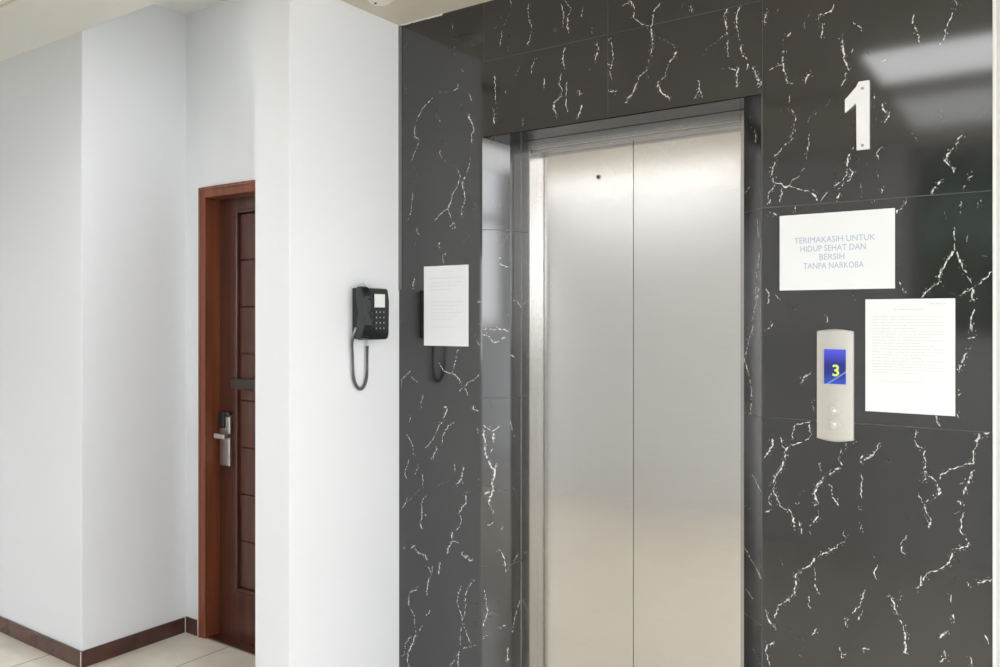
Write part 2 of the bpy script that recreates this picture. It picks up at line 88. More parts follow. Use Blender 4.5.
M_MARBLE = mat('black_marble', (0.02, 0.02, 0.02), 0.085, spec=1.0)
def setup_marble(m):
    tc = N(m, 'ShaderNodeTexCoord')
    # fine faint veins: warped voronoi cell borders broken up by noise
    nz = N(m, 'ShaderNodeTexNoise', Scale=5.0, Detail=6.0); LK(m, tc.outputs['Object'], nz.inputs['Vector'])
    sub = N(m, 'ShaderNodeVectorMath', operation='SUBTRACT'); LK(m, nz.outputs['Color'], sub.inputs[0]); sub.inputs[1].default_value = (0.5, 0.5, 0.5)
    sc = N(m, 'ShaderNodeVectorMath', operation='SCALE'); LK(m, sub.outputs[0], sc.inputs[0]); sc.inputs['Scale'].default_value = 0.35
    ad = N(m, 'ShaderNodeVectorMath', operation='ADD'); LK(m, tc.outputs['Object'], ad.inputs[0]); LK(m, sc.outputs[0], ad.inputs[1])
    mp = N(m, 'ShaderNodeMapping'); mp.inputs['Scale'].default_value = (7.0, 7.0, 2.6); LK(m, ad.outputs[0], mp.inputs[0])
    vo = N(m, 'ShaderNodeTexVoronoi', feature='DISTANCE_TO_EDGE', Scale=1.0); LK(m, mp.outputs[0], vo.inputs['Vector'])
    line = N(m, 'ShaderNodeMapRange'); LK(m, vo.outputs['Distance'], line.inputs['Value'])
    line.inputs['From Min'].default_value = 0.0; line.inputs['From Max'].default_value = 0.022; line.inputs['To Min'].default_value = 1; line.inputs['To Max'].default_value = 0
    mk = N(m, 'ShaderNodeTexNoise', Scale=7.0, Detail=3.0); LK(m, tc.outputs['Object'], mk.inputs['Vector'])
    mr = N(m, 'ShaderNodeMapRange'); LK(m, mk.outputs[0], mr.inputs['Value'])
    mr.inputs['From Min'].default_value = 0.55; mr.inputs['From Max'].default_value = 0.70
    mu = N(m, 'ShaderNodeMath', operation='MULTIPLY'); LK(m, line.outputs[0], mu.inputs[0]); LK(m, mr.outputs[0], mu.inputs[1])
    mu2 = N(m, 'ShaderNodeMath', operation='MULTIPLY'); LK(m, mu.outputs[0], mu2.inputs[0]); mu2.inputs[1].default_value = 0.05
    cloud = N(m, 'ShaderNodeTexNoise', Scale=2.3, Detail=5.0); LK(m, tc.outputs['Object'], cloud.inputs['Vector'])
    base = ramp(m, [(0.35, (0.016, 0.016, 0.0165)), (0.7, (0.029, 0.029, 0.029))]); LK(m, cloud.outputs[0], base.inputs[0])
    mx = N(m, 'ShaderNodeMix', data_type='RGBA'); LK(m, mu2.outputs[0], mx.inputs['Factor']); LK(m, base.outputs[0], mx.inputs[6]); mx.inputs[7].default_value = (0.45, 0.44, 0.42, 1)
    LK(m, mx.outputs[2], P(m).inputs['Base Color'])
setup_marble(M_MARBLE)
def vein_mat(name, lo, hi, a, b):
    m = mat(name, hi, 0.07, spec=0.6)
    tc = N(m, 'ShaderNodeTexCoord'); n = N(m, 'ShaderNodeTexNoise', Scale=140.0, Detail=2.0); LK(m, tc.outputs['Object'], n.inputs['Vector'])
    r = ramp(m, [(a, lo), (b, hi)]); LK(m, n.outputs[0], r.inputs[0]); LK(m, r.outputs[0], P(m).inputs['Base Color'])
    return m
M_VEIN = vein_mat('marble_white_vein', (0.09, 0.09, 0.085), (0.80, 0.78, 0.74), 0.40, 0.56)
M_FAINT = vein_mat('marble_faint_vein', (0.025, 0.025, 0.025), (0.32, 0.31, 0.30), 0.42, 0.66)
M_JOINT = mat('tile_joint', (0.075, 0.073, 0.07), 0.4)
M_CAULK = mat('white_caulk', (0.8, 0.8, 0.78), 0.5)
M_TILE_EDGE = mat('grey_tile_edge', (0.16, 0.16, 0.155), 0.4)

def steel(name, col, rough, vertical=False):
    m = mat(name, col, rough, 1.0)
    tc = N(m, 'ShaderNodeTexCoord'); mp = N(m, 'ShaderNodeMapping'); LK(m, tc.outputs['Object'], mp.inputs[0])
    mp.inputs['Scale'].default_value = (900, 60, 900) if not vertical else (900, 900, 6)
    if not vertical: mp.inputs['Scale'].default_value = (6, 6, 900)
    n = N(m, 'ShaderNodeTexNoise', Scale=1.0, Detail=2.0); LK(m, mp.outputs[0], n.inputs['Vector'])
    r = ramp(m, [(0.3, tuple(c * 0.94 for c in col)), (0.7, col)]); LK(m, n.outputs[0], r.inputs[0]); LK(m, r.outputs[0], P(m).inputs['Base Color'])
    b = N(m, 'ShaderNodeBump', Strength=0.05, Distance=0.0004); LK(m, n.outputs[0], b.inputs['Height']); LK(m, b.outputs[0], P(m).inputs['Normal'])
    return m
M_STEEL = steel('brushed_stainless_steel', (0.80, 0.785, 0.76), 0.15)
M_STEEL2 = steel('satin_stainless_steel', (0.50, 0.49, 0.475), 0.26, True)
M_SATIN = mat('satin_nickel', (0.55, 0.53, 0.50), 0.3, 1.0)
M_GAP = mat('dark_gap_rubber', (0.01, 0.01, 0.01), 0.7)

def wood(name, lo, hi, rough=0.3):
    m = mat(name, hi, rough, spec=0.5)
    tc = N(m, 'ShaderNodeTexCoord'); mp = N(m, 'ShaderNodeMapping'); mp.inputs['Scale'].default_value = (26, 26, 1.6); LK(m, tc.outputs['Object'], mp.inputs[0])
    n = N(m, 'ShaderNodeTexNoise', Scale=1.0, Detail=6.0, Distortion=0.6); LK(m, mp.outputs[0], n.inputs['Vector'])
    r = ramp(m, [(0.3, lo), (0.7, hi)]); LK(m, n.outputs[0], r.inputs[0]); LK(m, r.outputs[0], P(m).inputs['Base Color'])
    return m
M_FRAME = wood('reddish_brown_door_frame_wood', (0.150, 0.042, 0.017), (0.26, 0.075, 0.031), 0.28)
M_LEAF = wood('dark_mahogany_door_wood', (0.058, 0.020, 0.013), (0.100, 0.034, 0.021), 0.25)
M_LEAFPANEL = wood('mahogany_panel_wood', (0.072, 0.025, 0.016), (0.115, 0.039, 0.024), 0.25)
M_SKIRT = mat('brown_skirting_tile', (0.085, 0.036, 0.028), 0.25)
noise_col(M_SKIRT, 12.0, [(0.3, (0.070, 0.029, 0.023)), (0.7, (0.105, 0.046, 0.036))])
M_FLOOR = mat('cream_polished_floor_tile', (0.62, 0.57, 0.47), 0.08, spec=0.5)
def setup_floor(m):
    tc = N(m, 'ShaderNodeTexCoord'); mp = N(m, 'ShaderNodeMapping'); LK(m, tc.outputs['Object'], mp.inputs[0]); mp.inputs['Location'].default_value = (0.3, -0.1, 0)
    br = N(m, 'ShaderNodeTexBrick', Scale=1.0); br.offset = 0.0; br.squash = 1.0
    br.inputs['Brick Width'].default_value = 0.6; br.inputs['Row Height'].default_value = 0.8; br.inputs['Mortar Size'].default_value = 0.003
    br.inputs['Color1'].default_value = (0.86, 0.80, 0.69, 1); br.inputs['Color2'].default_value = (0.83, 0.77, 0.66, 1); br.inputs['Mortar'].default_value = (0.30, 0.27, 0.22, 1)
    LK(m, mp.outputs[0], br.inputs['Vector'])
    n = N(m, 'ShaderNodeTexNoise', Scale=7.0, Detail=6.0); LK(m, tc.outputs['Object'], n.inputs['Vector'])
    r = ramp(m, [(0.35, (0.90, 0.90, 0.90)), (0.65, (1.0, 1.0, 1.0))]); LK(m, n.outputs[0], r.inputs[0])
    mx = N(m, 'ShaderNodeMix', data_type='RGBA', blend_type='MULTIPLY'); mx.inputs['Factor'].default_value = 1.0
    LK(m, br.outputs['Color'], mx.inputs[6]); LK(m, r.outputs[0], mx.inputs[7]); LK(m, mx.outputs[2], P(m).inputs['Base Color'])
setup_floor(M_FLOOR)
M_PAPER = mat('white_paper', (0.83, 0.845, 0.86), 0.55, spec=0.3)
M_INK = mat('pale_blue_grey_ink', (0.42, 0.52, 0.62), 0.7)
M_INKG = mat('pale_grey_print', (0.68, 0.69, 0.70), 0.7)
M_BLACKP = mat('black_phone_plastic', (0.012, 0.016, 0.017), 0.28)
M_BLACKH = mat('glossy_black_handset_plastic', (0.010, 0.014, 0.015), 0.10, coat=0.5)
M_KEY = mat('grey_keypad_keys', (0.42, 0.43, 0.43), 0.4)
M_CARD = mat('white_index_card', (0.78, 0.80, 0.80), 0.3)
M_CORD = mat('grey_coiled_cord', (0.10, 0.10, 0.11), 0.45)
M_CLEAR = mat('pale_wire', (0.62, 0.64, 0.64), 0.3)
M_PANEL = mat('champagne_grey_panel', (0.60, 0.58, 0.54), 0.34, 0.3)
M_WHITEP = mat('white_plastic', (0.82, 0.80, 0.70), 0.4)
M_NUM = mat('white_acrylic_numeral', (0.84, 0.84, 0.84), 0.22)
M_SCREW = mat('screw_head_steel', (0.45, 0.44, 0.42), 0.3, 1.0)
M_DARK = mat('dark_slot', (0.02, 0.02, 0.02), 0.5)
M_BUTTON = mat('clear_call_button', (0.62, 0.60, 0.56), 0.12, 0.2)
M_ARROW = mat('white_lit_arrow', (0.9, 0.9, 0.88), 0.3, emit=(1, 1, 0.95), estr=0.25)
M_DIGIT = mat('yellow_green_lit_digit', (0.3, 0.4, 0.05), 0.4, emit=(0.52, 0.72, 0.13), estr=0.85)
M_BROWNPLATE = mat('dark_brown_door_plate', (0.045, 0.028, 0.02), 0.4)
def lamp_mat(k): return mat('lit_lamp_diffuser', (0.9, 0.9, 0.88), 0.4, emit=(0.98, 0.99, 1.0), estr=CEILING_LAMP * k)
M_SCREEN = mat('blue_lit_screen', (0.01, 0.01, 0.05), 0.12)
def setup_screen(m):
    tc = N(m, 'ShaderNodeTexCoord'); sx = N(m, 'ShaderNodeSeparateXYZ'); LK(m, tc.outputs['Generated'], sx.inputs[0])
    r = ramp(m, [(0.0, (0.03, 0.09, 0.60)), (0.30, (0.012, 0.03, 0.22)), (0.55, (0.012, 0.018, 0.20)), (0.80, (0.06, 0.07, 0.60)), (1.0, (0.10, 0.12, 0.78))]); LK(m, sx.outputs['Z'], r.inputs[0])
    d = N(m, 'ShaderNodeMath', operation='MULTIPLY_ADD'); LK(m, sx.outputs['X'], d.inputs[0]); d.inputs[1].default_value = -0.42; LK(m, sx.outputs['Z'], d.inputs[2])
    b = ramp(m, [(0.0, (0.0, 0.0, 0.0)), (0.02, (0.75, 0.75, 0.75)), (0.07, (0.0, 0.0, 0.0))]); 
    ad = N(m, 'ShaderNodeMath', operation='ADD'); LK(m, d.outputs[0], ad.inputs[0]); ad.inputs[1].default_value = 0.10; LK(m, ad.outputs[0], b.inputs[0])
    mx = N(m, 'ShaderNodeMix', data_type='RGBA'); LK(m, b.outputs[0], mx.inputs['Factor']); LK(m, r.outputs[0], mx.inputs[6]); mx.inputs[7].default_value = (0.35, 0.62, 1.0, 1)
    LK(m, mx.outputs[2], P(m).inputs['Emission Color']); P(m).inputs['Emission Strength'].default_value = 0.9
setup_screen(M_SCREEN)

# ------------------------------------------------------------ mesh helpers
def box(bm, x0, x1, y0, y1, z0, z1, mi=0, bev=0.0, seg=2):
    r = bmesh.ops.create_cube(bm, size=1.0)
    vs = r['verts']
    for v in vs:
        v.co = Vector(((x0 + x1) / 2 + v.co.x * (x1 - x0), (y0 + y1) / 2 + v.co.y * (y1 - y0), (z0 + z1) / 2 + v.co.z * (z1 - z0)))
    fs = set(f for v in vs for f in v.link_faces)
    for f in fs: f.material_index = mi
    if bev:
        es = list(set(e for v in vs for e in v.link_edges))
        rr = bmesh.ops.bevel(bm, geom=es, offset=bev, segments=seg, affect='EDGES', profile=0.5)
        for f in rr['faces']: f.material_index = mi
def cyl(bm, p0, p1, r0, r1=None, n=24, mi=0):
    r1 = r0 if r1 is None else r1
    p0 = Vector(p0); p1 = Vector(p1); d = p1 - p0
    q = d.to_track_quat('Z', 'Y').to_matrix().to_4x4()
    rr = bmesh.ops.create_cone(bm, cap_ends=True, segments=n, radius1=r0, radius2=r1, depth=d.length, matrix=Matrix.Translation((p0 + p1) / 2) @ q)
    for f in set(f for v in rr['verts'] for f in v.link_faces): f.material_index = mi
def quad(bm, pts, mi=0):
    f = bm.faces.new([bm.verts.new(p) for p in pts]); f.material_index = mi; return f
def prism(bm, pts2, tf, d0, d1, mi=0):
    """extrude a 2-D outline; tf(u, v, d) -> xyz"""
    a = [bm.verts.new(tf(u, v, d0)) for u, v in pts2]; b = [bm.verts.new(tf(u, v, d1)) for u, v in pts2]
    n = len(a); fs = [bm.faces.new(a), bm.faces.new(b[::-1])]
    for i in range(n): fs.append(bm.faces.new((a[i], b[i], b[(i + 1) % n], a[(i + 1) % n])))
    for f in fs: f.material_index = mi
    return fs
def tube(bm, pts, r, n=8, mi=0):
    pts = [Vector(p) for p in pts]; rings = []
    up = Vector((0.31, 0.17, 0.93)).normalized()
    for i, p in enumerate(pts):
        t = (pts[min(i + 1, len(pts) - 1)] - pts[max(i - 1, 0)]).normalized()
        a = t.cross(up)
        if a.length < 1e-3: a = t.cross(Vector((1, 0, 0)))
        a.normalize(); b = t.cross(a)
        rings.append([bm.verts.new(p + (a * math.cos(2 * PI * k / n) + b * math.sin(2 * PI * k / n)) * r) for k in range(n)])
    for i in range(len(rings) - 1):
        for k in range(n):
            f = bm.faces.new((rings[i][k], rings[i][(k + 1) % n], rings[i + 1][(k + 1) % n], rings[i + 1][k])); f.material_index = mi; f.smooth = True
    bm.faces.new(rings[0][::-1]).material_index = mi; bm.faces.new(rings[-1]).material_index = mi
def obj(name, bm, mats, parent=None, smooth=False):
    bmesh.ops.recalc_face_normals(bm, faces=bm.faces[:])
    me = bpy.data.meshes.new(name); bm.to_mesh(me); bm.free()
    for m in (mats if isinstance(mats, (list, tuple)) else [mats]): me.materials.append(m)
    o = bpy.data.objects.new(name, me); C.objects.link(o)
    if smooth:
        for p in me.polygons: p.use_smooth = True
        me.set_sharp_from_angle(angle=math.radians(35))
    if parent: parent_to(o, parent)
    return o
def parent_to(o, p):
    o.parent = p; o.matrix_parent_inverse = p.matrix_basis.inverted()
def tag(o, label=None, cat=None, group=None, kind=None):
    if label: o['label'] = label
    if cat: o['category'] = cat
    if group: o['group'] = group
    if kind: o['kind'] = kind
    return o
def thing(name, loc, label, cat, group=None, kind=None):
    o = bpy.data.objects.new(name, None); C.objects.link(o); o.location = loc; o.empty_display_size = 0.05
    return tag(o, label, cat, group, kind)
def struct(name, bm, mats, label, cat):
    return tag(obj(name, bm, mats), label, cat, kind='structure')

# marble veins: jagged ribbons of inlaid white calcite lying in the polished face
def parse(s):
    out = []
    for ln in s.split(';'):
        a = ln.split(' '); out.append((int(a[0]), [tuple(float(q) for q in p.split(',')) for p in a[1:]]))
    return out
rng = random.Random(5)
def vein(bm, w, pts, tf, scale=1.0):
    W = {1: 0.0009, 2: 0.0012, 3: 0.0019, 4: 0.0030}[w]
    mi = 2 if w == 1 else 1
    P_ = [pts[0]]
    for a, b in zip(pts, pts[1:]):
        L = math.hypot(b[0] - a[0], b[1] - a[1]); n = max(1, int(L / 0.0055))
        for i in range(1, n + 1):
            t = i / n; j = 0.0027 if i < n else 0.0
            P_.append((a[0] + (b[0] - a[0]) * t + rng.uniform(-j, j), a[1] + (b[1] - a[1]) * t + rng.uniform(-j, j)))
    L_, R_ = [], []
    for i, p in enumerate(P_):
        q0, q1 = P_[max(i - 1, 0)], P_[min(i + 1, len(P_) - 1)]
        dx, dy = q1[0] - q0[0], q1[1] - q0[1]; l = math.hypot(dx, dy) or 1.0
        ww = W * rng.uniform(0.3, 1.5) * (0.3 if i in (0, len(P_) - 1) else 1.0)
        nx, ny = -dy / l, dx / l
        L_.append((p[0] + nx * ww, p[1] + ny * ww)); R_.append((p[0] - nx * ww, p[1] - ny * ww))
        for _ in range(rng.choice((0, 0, 0, 1)) if w == 2 else (rng.choice((0, 1, 1, 2)) if w > 2 else 0)):      # small side flecks
            s = rng.choice((-1, 1)); a = rng.uniform(0.002, 0.009); cx, cy = p[0] + nx * a * s, p[1] + ny * a * s + rng.uniform(-.003, .003); e = rng.uniform(0.0004, 0.0012)
            f = bm.faces.new([bm.verts.new(tf(cx - e, cy)), bm.verts.new(tf(cx, cy - 1.6 * e)), bm.verts.new(tf(cx + e, cy)), bm.verts.new(tf(cx, cy + 1.8 * e))]); f.material_index = mi
    lv = [bm.verts.new(tf(*p)) for p in L_]; rv = [bm.verts.new(tf(*p)) for p in R_]
    for i in range(len(lv) - 1):
        if rng.random() < {1: .22, 2: .12, 3: .05, 4: .02}[w]: continue
        f = bm.faces.new((lv[i], lv[i + 1], rv[i + 1], rv[i])); f.material_index = mi
def random_vein(x, z, length):
    pts = [(x, z)]; a = rng.uniform(-0.5, 0.5)
    while length > 0:
        a = 0.6 * a + rng.uniform(-0.55, 0.55); st = rng.uniform(0.02, 0.05); length -= st
        x += math.sin(a) * st; z -= math.cos(a) * st; pts.append((x, z))
    return pts

# ------------------------------------------------------------ setting
ZC = 2.674        # lift lobby ceiling
ZS = 2.831        # cream soffit
ZU = 3.06         # raised ceiling
XP = -2.137       # corner of pier and marble
XL, XR, ZO = -1.743, -0.748, 2.196   # marble opening
XLi, XRi, YS, YF, YD = -1.671, -0.824, 0.0715, 0.142, 0.196
XEND = -0.176
XW, YBK, XE = -6.0, -3.45, 4.1
OX0, OX1 = -4.75, -4.2      # open doorway in that wall
WX0, WX1, WZ0, WZ1 = -0.9, 3.40, 1.45, 2.66
WXT, ZT = 2.5, 3.35      # taller right part of the window under the raised ceiling

bm = bmesh.new(); box(bm, XW, XE, YBK, 0.3, -0.1, 0.0)
struct('floor', bm, M_FLOOR, 'cream polished square floor tiles with thin grout lines', 'floor')

# marble cladding around the lift
bm = bmesh.new()
box(bm, XP, XL, 0.0, 0.012, 0, ZC); box(bm, XR, XEND, 0.0, 0.012, 0, ZC); box(bm, XL, XR, 0.0, 0.012, ZO, ZC)
quad(bm, [(XL, 0, 0), (XLi, YS, 0), (XLi, YS, ZO), (XL, 0, ZO)]); quad(bm, [(XLi, YS, 0), (XLi, YF, 0), (XLi, YF, ZO), (XLi, YS, ZO)])
quad(bm, [(XR, 0, 0), (XRi, YS, 0), (XRi, YS, ZO), (XR, 0, ZO)]); quad(bm, [(XRi, YS, 0), (XRi, YF, 0), (XRi, YF, ZO), (XRi, YS, ZO)])
quad(bm, [(XL, 0, ZO), (XR, 0, ZO), (XR, YF + .02, ZO), (XL, YF + .02, ZO)])
# solid core behind
box(bm, XP, XL - 0.001, 0.013, 0.45, 0, ZC); box(bm, XR + 0.001, XEND, 0.013, 0.45, 0, ZC); box(bm, XL, XR, 0.16, 0.45, ZO + 0.003, ZC); 
for z in (0.072, 0.670, 1.269, 1.868, 2.463):
    for x0, x1 in ((XP, XL), (XR, XEND)):
        if z == 2.463 and x0 == XP: continue
        if x0 == XP or z < 1: continue
        quad(bm, [(x0, -0.0003, z - .0011), (x1, -0.0003, z - .0011), (x1, -0.0003, z + .0011), (x0, -0.0003, z + .0011)], 3)
    if z < ZO:
        for (xa, ya), (xb, yb) in (((XL, 0), (XLi, YS)), ((XLi, YS), (XLi, YF)), ((XR, 0), (XRi, YS))):
            e = 0.0003 if xa < -1.2 else -0.0003
            quad(bm, [(xa + e, ya - .0002, z - .0012), (xb + e, yb - .0002, z - .0012), (xb + e, yb - .0002, z + .0012), (xa + e, ya - .0002, z + .0012)], 3)
quad(bm, [(-1.734, -0.0003, 2.462), (-.183, -0.0003, 2.462), (-.183, -0.0003, 2.4642), (-1.734, -0.0003, 2.4642)], 3)
for x, z0, z1 in ((-1.734, 2.463, ZC), (-1.242, ZO, ZC), (-0.746, ZO, ZC), (-0.746, 0, ZO)):
    quad(bm, [(x - .001, -0.0003, z0), (x + .001, -0.0003, z0), (x + .001, -0.0003, z1), (x - .001, -0.0003, z1)], 3)
# polished bevel edges of the opening
for x in (XL, XR):
    quad(bm, [(x - .0015, -0.0004, 0), (x + .0015, -0.0004, 0), (x + .0015, -0.0004, ZO), (x - .0015, -0.0004, ZO)], 3 if x == XR else 0)
tfF = lambda u, v: (u, -0.0003, v)
for w, p in parse(FRONT_VEINS): vein(bm, w, p, tfF)
for k in range(26):
    x = rng.choice((rng.uniform(XP + .03, XL - .03), rng.uniform(XR + .03, XEND - .03)))
    vein(bm, rng.choice((1, 2, 2, 3)), [(min(max(a, (XP if x < -1.2 else XR) + .004), (XL if x < -1.2 else XEND) - .004), max(b, 0.004)) for a, b in random_vein(x, rng.uniform(.08, .26), rng.uniform(.06, .2))], tfF)
nl = Vector((1, -1, 0)).normalized() * 0.0004
def tfL(u, v): return (XL + (XLi - XL) * u * 1 + nl.x, YS * u + nl.y, v)
def tfP(u, v): return (XLi + 0.0004, YS + (YF - YS) * u, v)
nr = Vector((-1, -1, 0)).normalized() * 0.0004
def tfR(u, v): return (XR + (XRi - XR) * u + nr.x, YS * u + nr.y, v)
def uscale(tf, L): return lambda u, v: tf(min(max(u / L, 0.0), 1.0), v)
for s, tf, L in ((SPLAY_VEINS, tfL, 0.1014), (REVEAL_VEINS, tfP, 0.0705), (RIGHT_SPLAY_VEINS, tfR, 0.1044)):
    for w, p in parse(s): vein(bm, w, [(u * L, z) for u, z in p], uscale(tf, L))
struct('wall_lift', bm, [M_MARBLE, M_VEIN, M_FAINT, M_JOINT], 'polished black marble wall with white lightning veins around the lift doors', 'wall')
# thin grey edge of the cladding beside the pier and pale corner trim at the right end
bm = bmesh.new(); box(bm, XP, XP + 0.014, -0.004, 0.0, 1.66, ZC - .004)
struct('trim_1', bm, M_TILE_EDGE, 'thin grey edge strip between white pier and black marble', 'trim')
bm = bmesh.new(); box(bm, XEND - 0.001, XEND + 0.007, -0.006, 0.012, 0, ZC, bev=0.001)
struct('trim_2', bm, M_CAULK, 'thin white corner bead at the right end of the black marble', 'trim')
bm = bmesh.new(); box(bm, XEND + .007, XE, -0.004, 0.45, 0, ZC)
struct('wall_right_of_lift', bm, M_WALLR, 'plain light grey wall to the right of the black marble', 'wall')

# pier, left walls
YP0 = -0.535
bm = bmesh.new(); box(bm, -2.315, XP, YP0, 0.45, 0, ZU, bev=0.002, seg=1)
struct('wall_pier', bm, M_WALL, 'white projecting wall pier that carries the black telephone', 'wall')
XA, YA, YB = -3.637, -0.425, 0.10
bm = bmesh.new(); box(bm, XW, XA, YA, 0.45, 0, ZU + .05, bev=0.002, seg=1)
struct('wall_far_left', bm, M_WALL, 'white wall block at the far left with outer corner', 'wall')
bm = bmesh.new()
DX0, DX1, DZ = -3.525, -2.53, 2.19
box(bm, XA, DX0, YB, 0.45, 0, ZU); box(bm, DX1, -2.315, YB, 0.45, 0, ZU); box(bm, DX0, DX1, YB, 0.45, DZ, ZU)
struct('wall_door_side', bm, M_WALL, 'white wall around the brown wooden door', 'wall')
bm = bmesh.new()
box(bm, XW, XA + 0.012, YA - 0.012, YA, 0, 0.074, bev=.002, seg=1)
box(bm, XA, XA + 0.012, YA, YB - .012, 0, 0.074, bev=.002, seg=1)
box(bm, XA + .004, DX0 - .006, YB - 0.012, YB, 0, 0.076, bev=.002, seg=1)
struct('baseboard_left', bm, M_SKIRT, 'dark brown tile skirting along the white walls at left', 'baseboard')
bm = bmesh.new()
box(bm, XA + .0105, XA + 0.0135, YA - .0135, YA - .0105, 0, 0.076); box(bm, XA + .0005, XA + 0.0135, YB - .0155, YB - .0115, 0, 0.076); box(bm, DX0 - .006, DX0, YB - .010, YB, 0, 0.1)
struct('trim_3', bm, M_CAULK, 'thin white caulk lines at the corners of the brown skirting', 'trim')

bm = bmesh.new(); pr = []
for i in range(25):
    u = i / 24; pr.append((XP + .014 + u * .20, -.002 - .004 * (1 - u), ZC - .003 + rng.uniform(-.0012, .0012)))
tube(bm, pr, .0034, 6)
struct('trim_4', bm, M_CAULK, 'rough line of white sealant where the black marble meets the ceiling', 'trim')
# ceilings
bm = bmesh.new(); box(bm, XP - .18, XE, -1.915, 0.45, ZC, ZU + .2); box(bm, XW, XP - .18, -1.915, -0.961, ZC, ZU + .2); box(bm, XW, 0.9, YBK - .15, -2.03, ZC, ZU + .2); box(bm, 0.9, XE + .15, YBK - .15, -1.915, ZT, ZT + .2); box(bm, XW, 0.9, -2.03, -1.915, ZC + .06, ZU + .2)
struct('ceiling', bm, M_CEIL, 'dropped taupe ceiling over the lift lobby', 'ceiling')
bm = bmesh.new(); box(bm, XW, XP - .18, -0.961, YA, ZS, ZU + .2)
struct('ceiling_soffit', bm, M_CREAM, 'cream underside of the beam at upper left', 'beam')
bm = bmesh.new(); box(bm, XW, XP - .18, YA, 0.45, ZU, ZU + .2)
struct('ceiling_upper', bm, M_UPPER, 'raised pale ceiling beyond the beam', 'ceiling')

# the side of the lobby behind the camera: solid left part, wide window at right, seen only in reflections
bm = bmesh.new(); box(bm, XW, OX0, YBK - .15, YBK, 0, ZU); box(bm, OX1, WX0, YBK - .15, YBK, 0, ZU); box(bm, OX0, OX1, YBK - .15, YBK, 2.1, ZU); box(bm, WX1, XE, YBK - .15, YBK, 0, ZT); box(bm, WXT, WX1, YBK - .15, YBK, ZT, ZT + .1); box(bm, WX0, WX1, YBK - .15, YBK, 0, WZ0); box(bm, WX0, WXT, YBK - .15, YBK, WZ1, ZU); box(bm, 0.9, WXT, YBK - .15, YBK, WZ0, WZ1); box(bm, 0.9, WXT, YBK - .15, YBK, ZU, ZT)
struct('wall_behind', bm, M_WALL, 'white wall of the lobby opposite the lift', 'wall')
bm = bmesh.new()
for x, zt in ((WX0, WZ1), (0.2, WZ1), (.84, WZ1), (WXT - .06, ZT), (WX1 - .04, ZT)): box(bm, x, x + (.06 if x < 3 else .04), YBK - .10, YBK - .04, WZ0, zt)
box(bm, WXT, WX1, YBK - .10, YBK - .04, ZT - .06, ZT)
for z in (WZ0, WZ1 - .06): box(bm, WX0, WX1, YBK - .10, YBK - .04, z, z + .06)
struct('window_1', bm, M_STEEL2, 'wide window frame in the wall opposite the lift', 'window')
bm = bmesh.new(); box(bm, XE, XE + .15, YBK, -3.3, 0, ZT + .2); box(bm, XE, XE + .15, -0.8, .45, 0, ZU + .2); box(bm, XE, XE + .15, -3.3, -0.8, 2.5, ZT + .2)
struct('wall_right', bm, M_WALL, 'white end wall of the lobby with an open entrance', 'wall')
bm = bmesh.new(); box(bm, XW - .15, XW, YBK, .45, 0, ZU + .2)
struct('wall_left', bm, M_WALL, 'white end wall at the far left of the corridor', 'wall')
portal('window_portal', ((WX0 + WX1) / 2, YBK - .16, (WZ0 + ZT) / 2), (PI / 2, 0, PI), WX1 - WX0, ZT - WZ0)
portal('doorway_portal', ((OX0 + OX1) / 2, YBK - .16, 1.05), (PI / 2, 0, PI), OX1 - OX0, 2.1)
portal('entrance_portal', (XE + .16, -2.05, 1.25), (PI / 2, 0, PI / 2), 2.5, 2.5)

# ground and trees outside the window (they show in the polished marble)
bm = bmesh.new(); box(bm, -20, 20, -30, YBK - .16, -0.25, -0.12)
M_GROUND = mat('outdoor_paving', (0.22, 0.21, 0.19), 0.8)
struct('ground_outside', bm, M_GROUND, 'grey paving outside the window', 'ground')
M_FOL = mat('dark_green_foliage', (0.03, 0.055, 0.03), 0.6)
noise_col(M_FOL, 6.0, [(0.35, (0.012, 0.025, 0.012)), (0.65, (0.07, 0.11, 0.06))])
M_BARK = mat('tree_bark', (0.06, 0.045, 0.03), 0.9)
def tree(x, y, hgt, r, label):
    t = thing('tree', (x, y, -.12), label, 'tree', 'trees outside the window')
    bm = bmesh.new(); cyl(bm, (x, y, -.12), (x + .1, y, hgt - r), .12, .06, 12); obj('trunk', bm, M_BARK, t)
    bm = bmesh.new(); q = random.Random(int(x * 100))
    for i in range(14):
        a, b = q.uniform(0, 2 * PI), q.uniform(-1, 1); rr = r * q.uniform(.35, .6)
        p = Vector((x + math.cos(a) * r * .7, y + math.sin(a) * r * .6, hgt - r + b * r * 1.1 - .2))
        g = bmesh.ops.create_icosphere(bm, subdivisions=3, radius=rr, matrix=Matrix.Translation(p))
        for v in g['verts']: v.co = p + (v.co - p) * q.uniform(.8, 1.2)
    obj('foliage', bm, M_FOL, t)
tree(-1.3, -7.0, 4.0, 1.3, 'leafy tree outside the window, the left one seen from inside')
tree(1.3, -9.5, 3.9, 1.3, 'leafy tree outside the window, the middle one seen from inside')

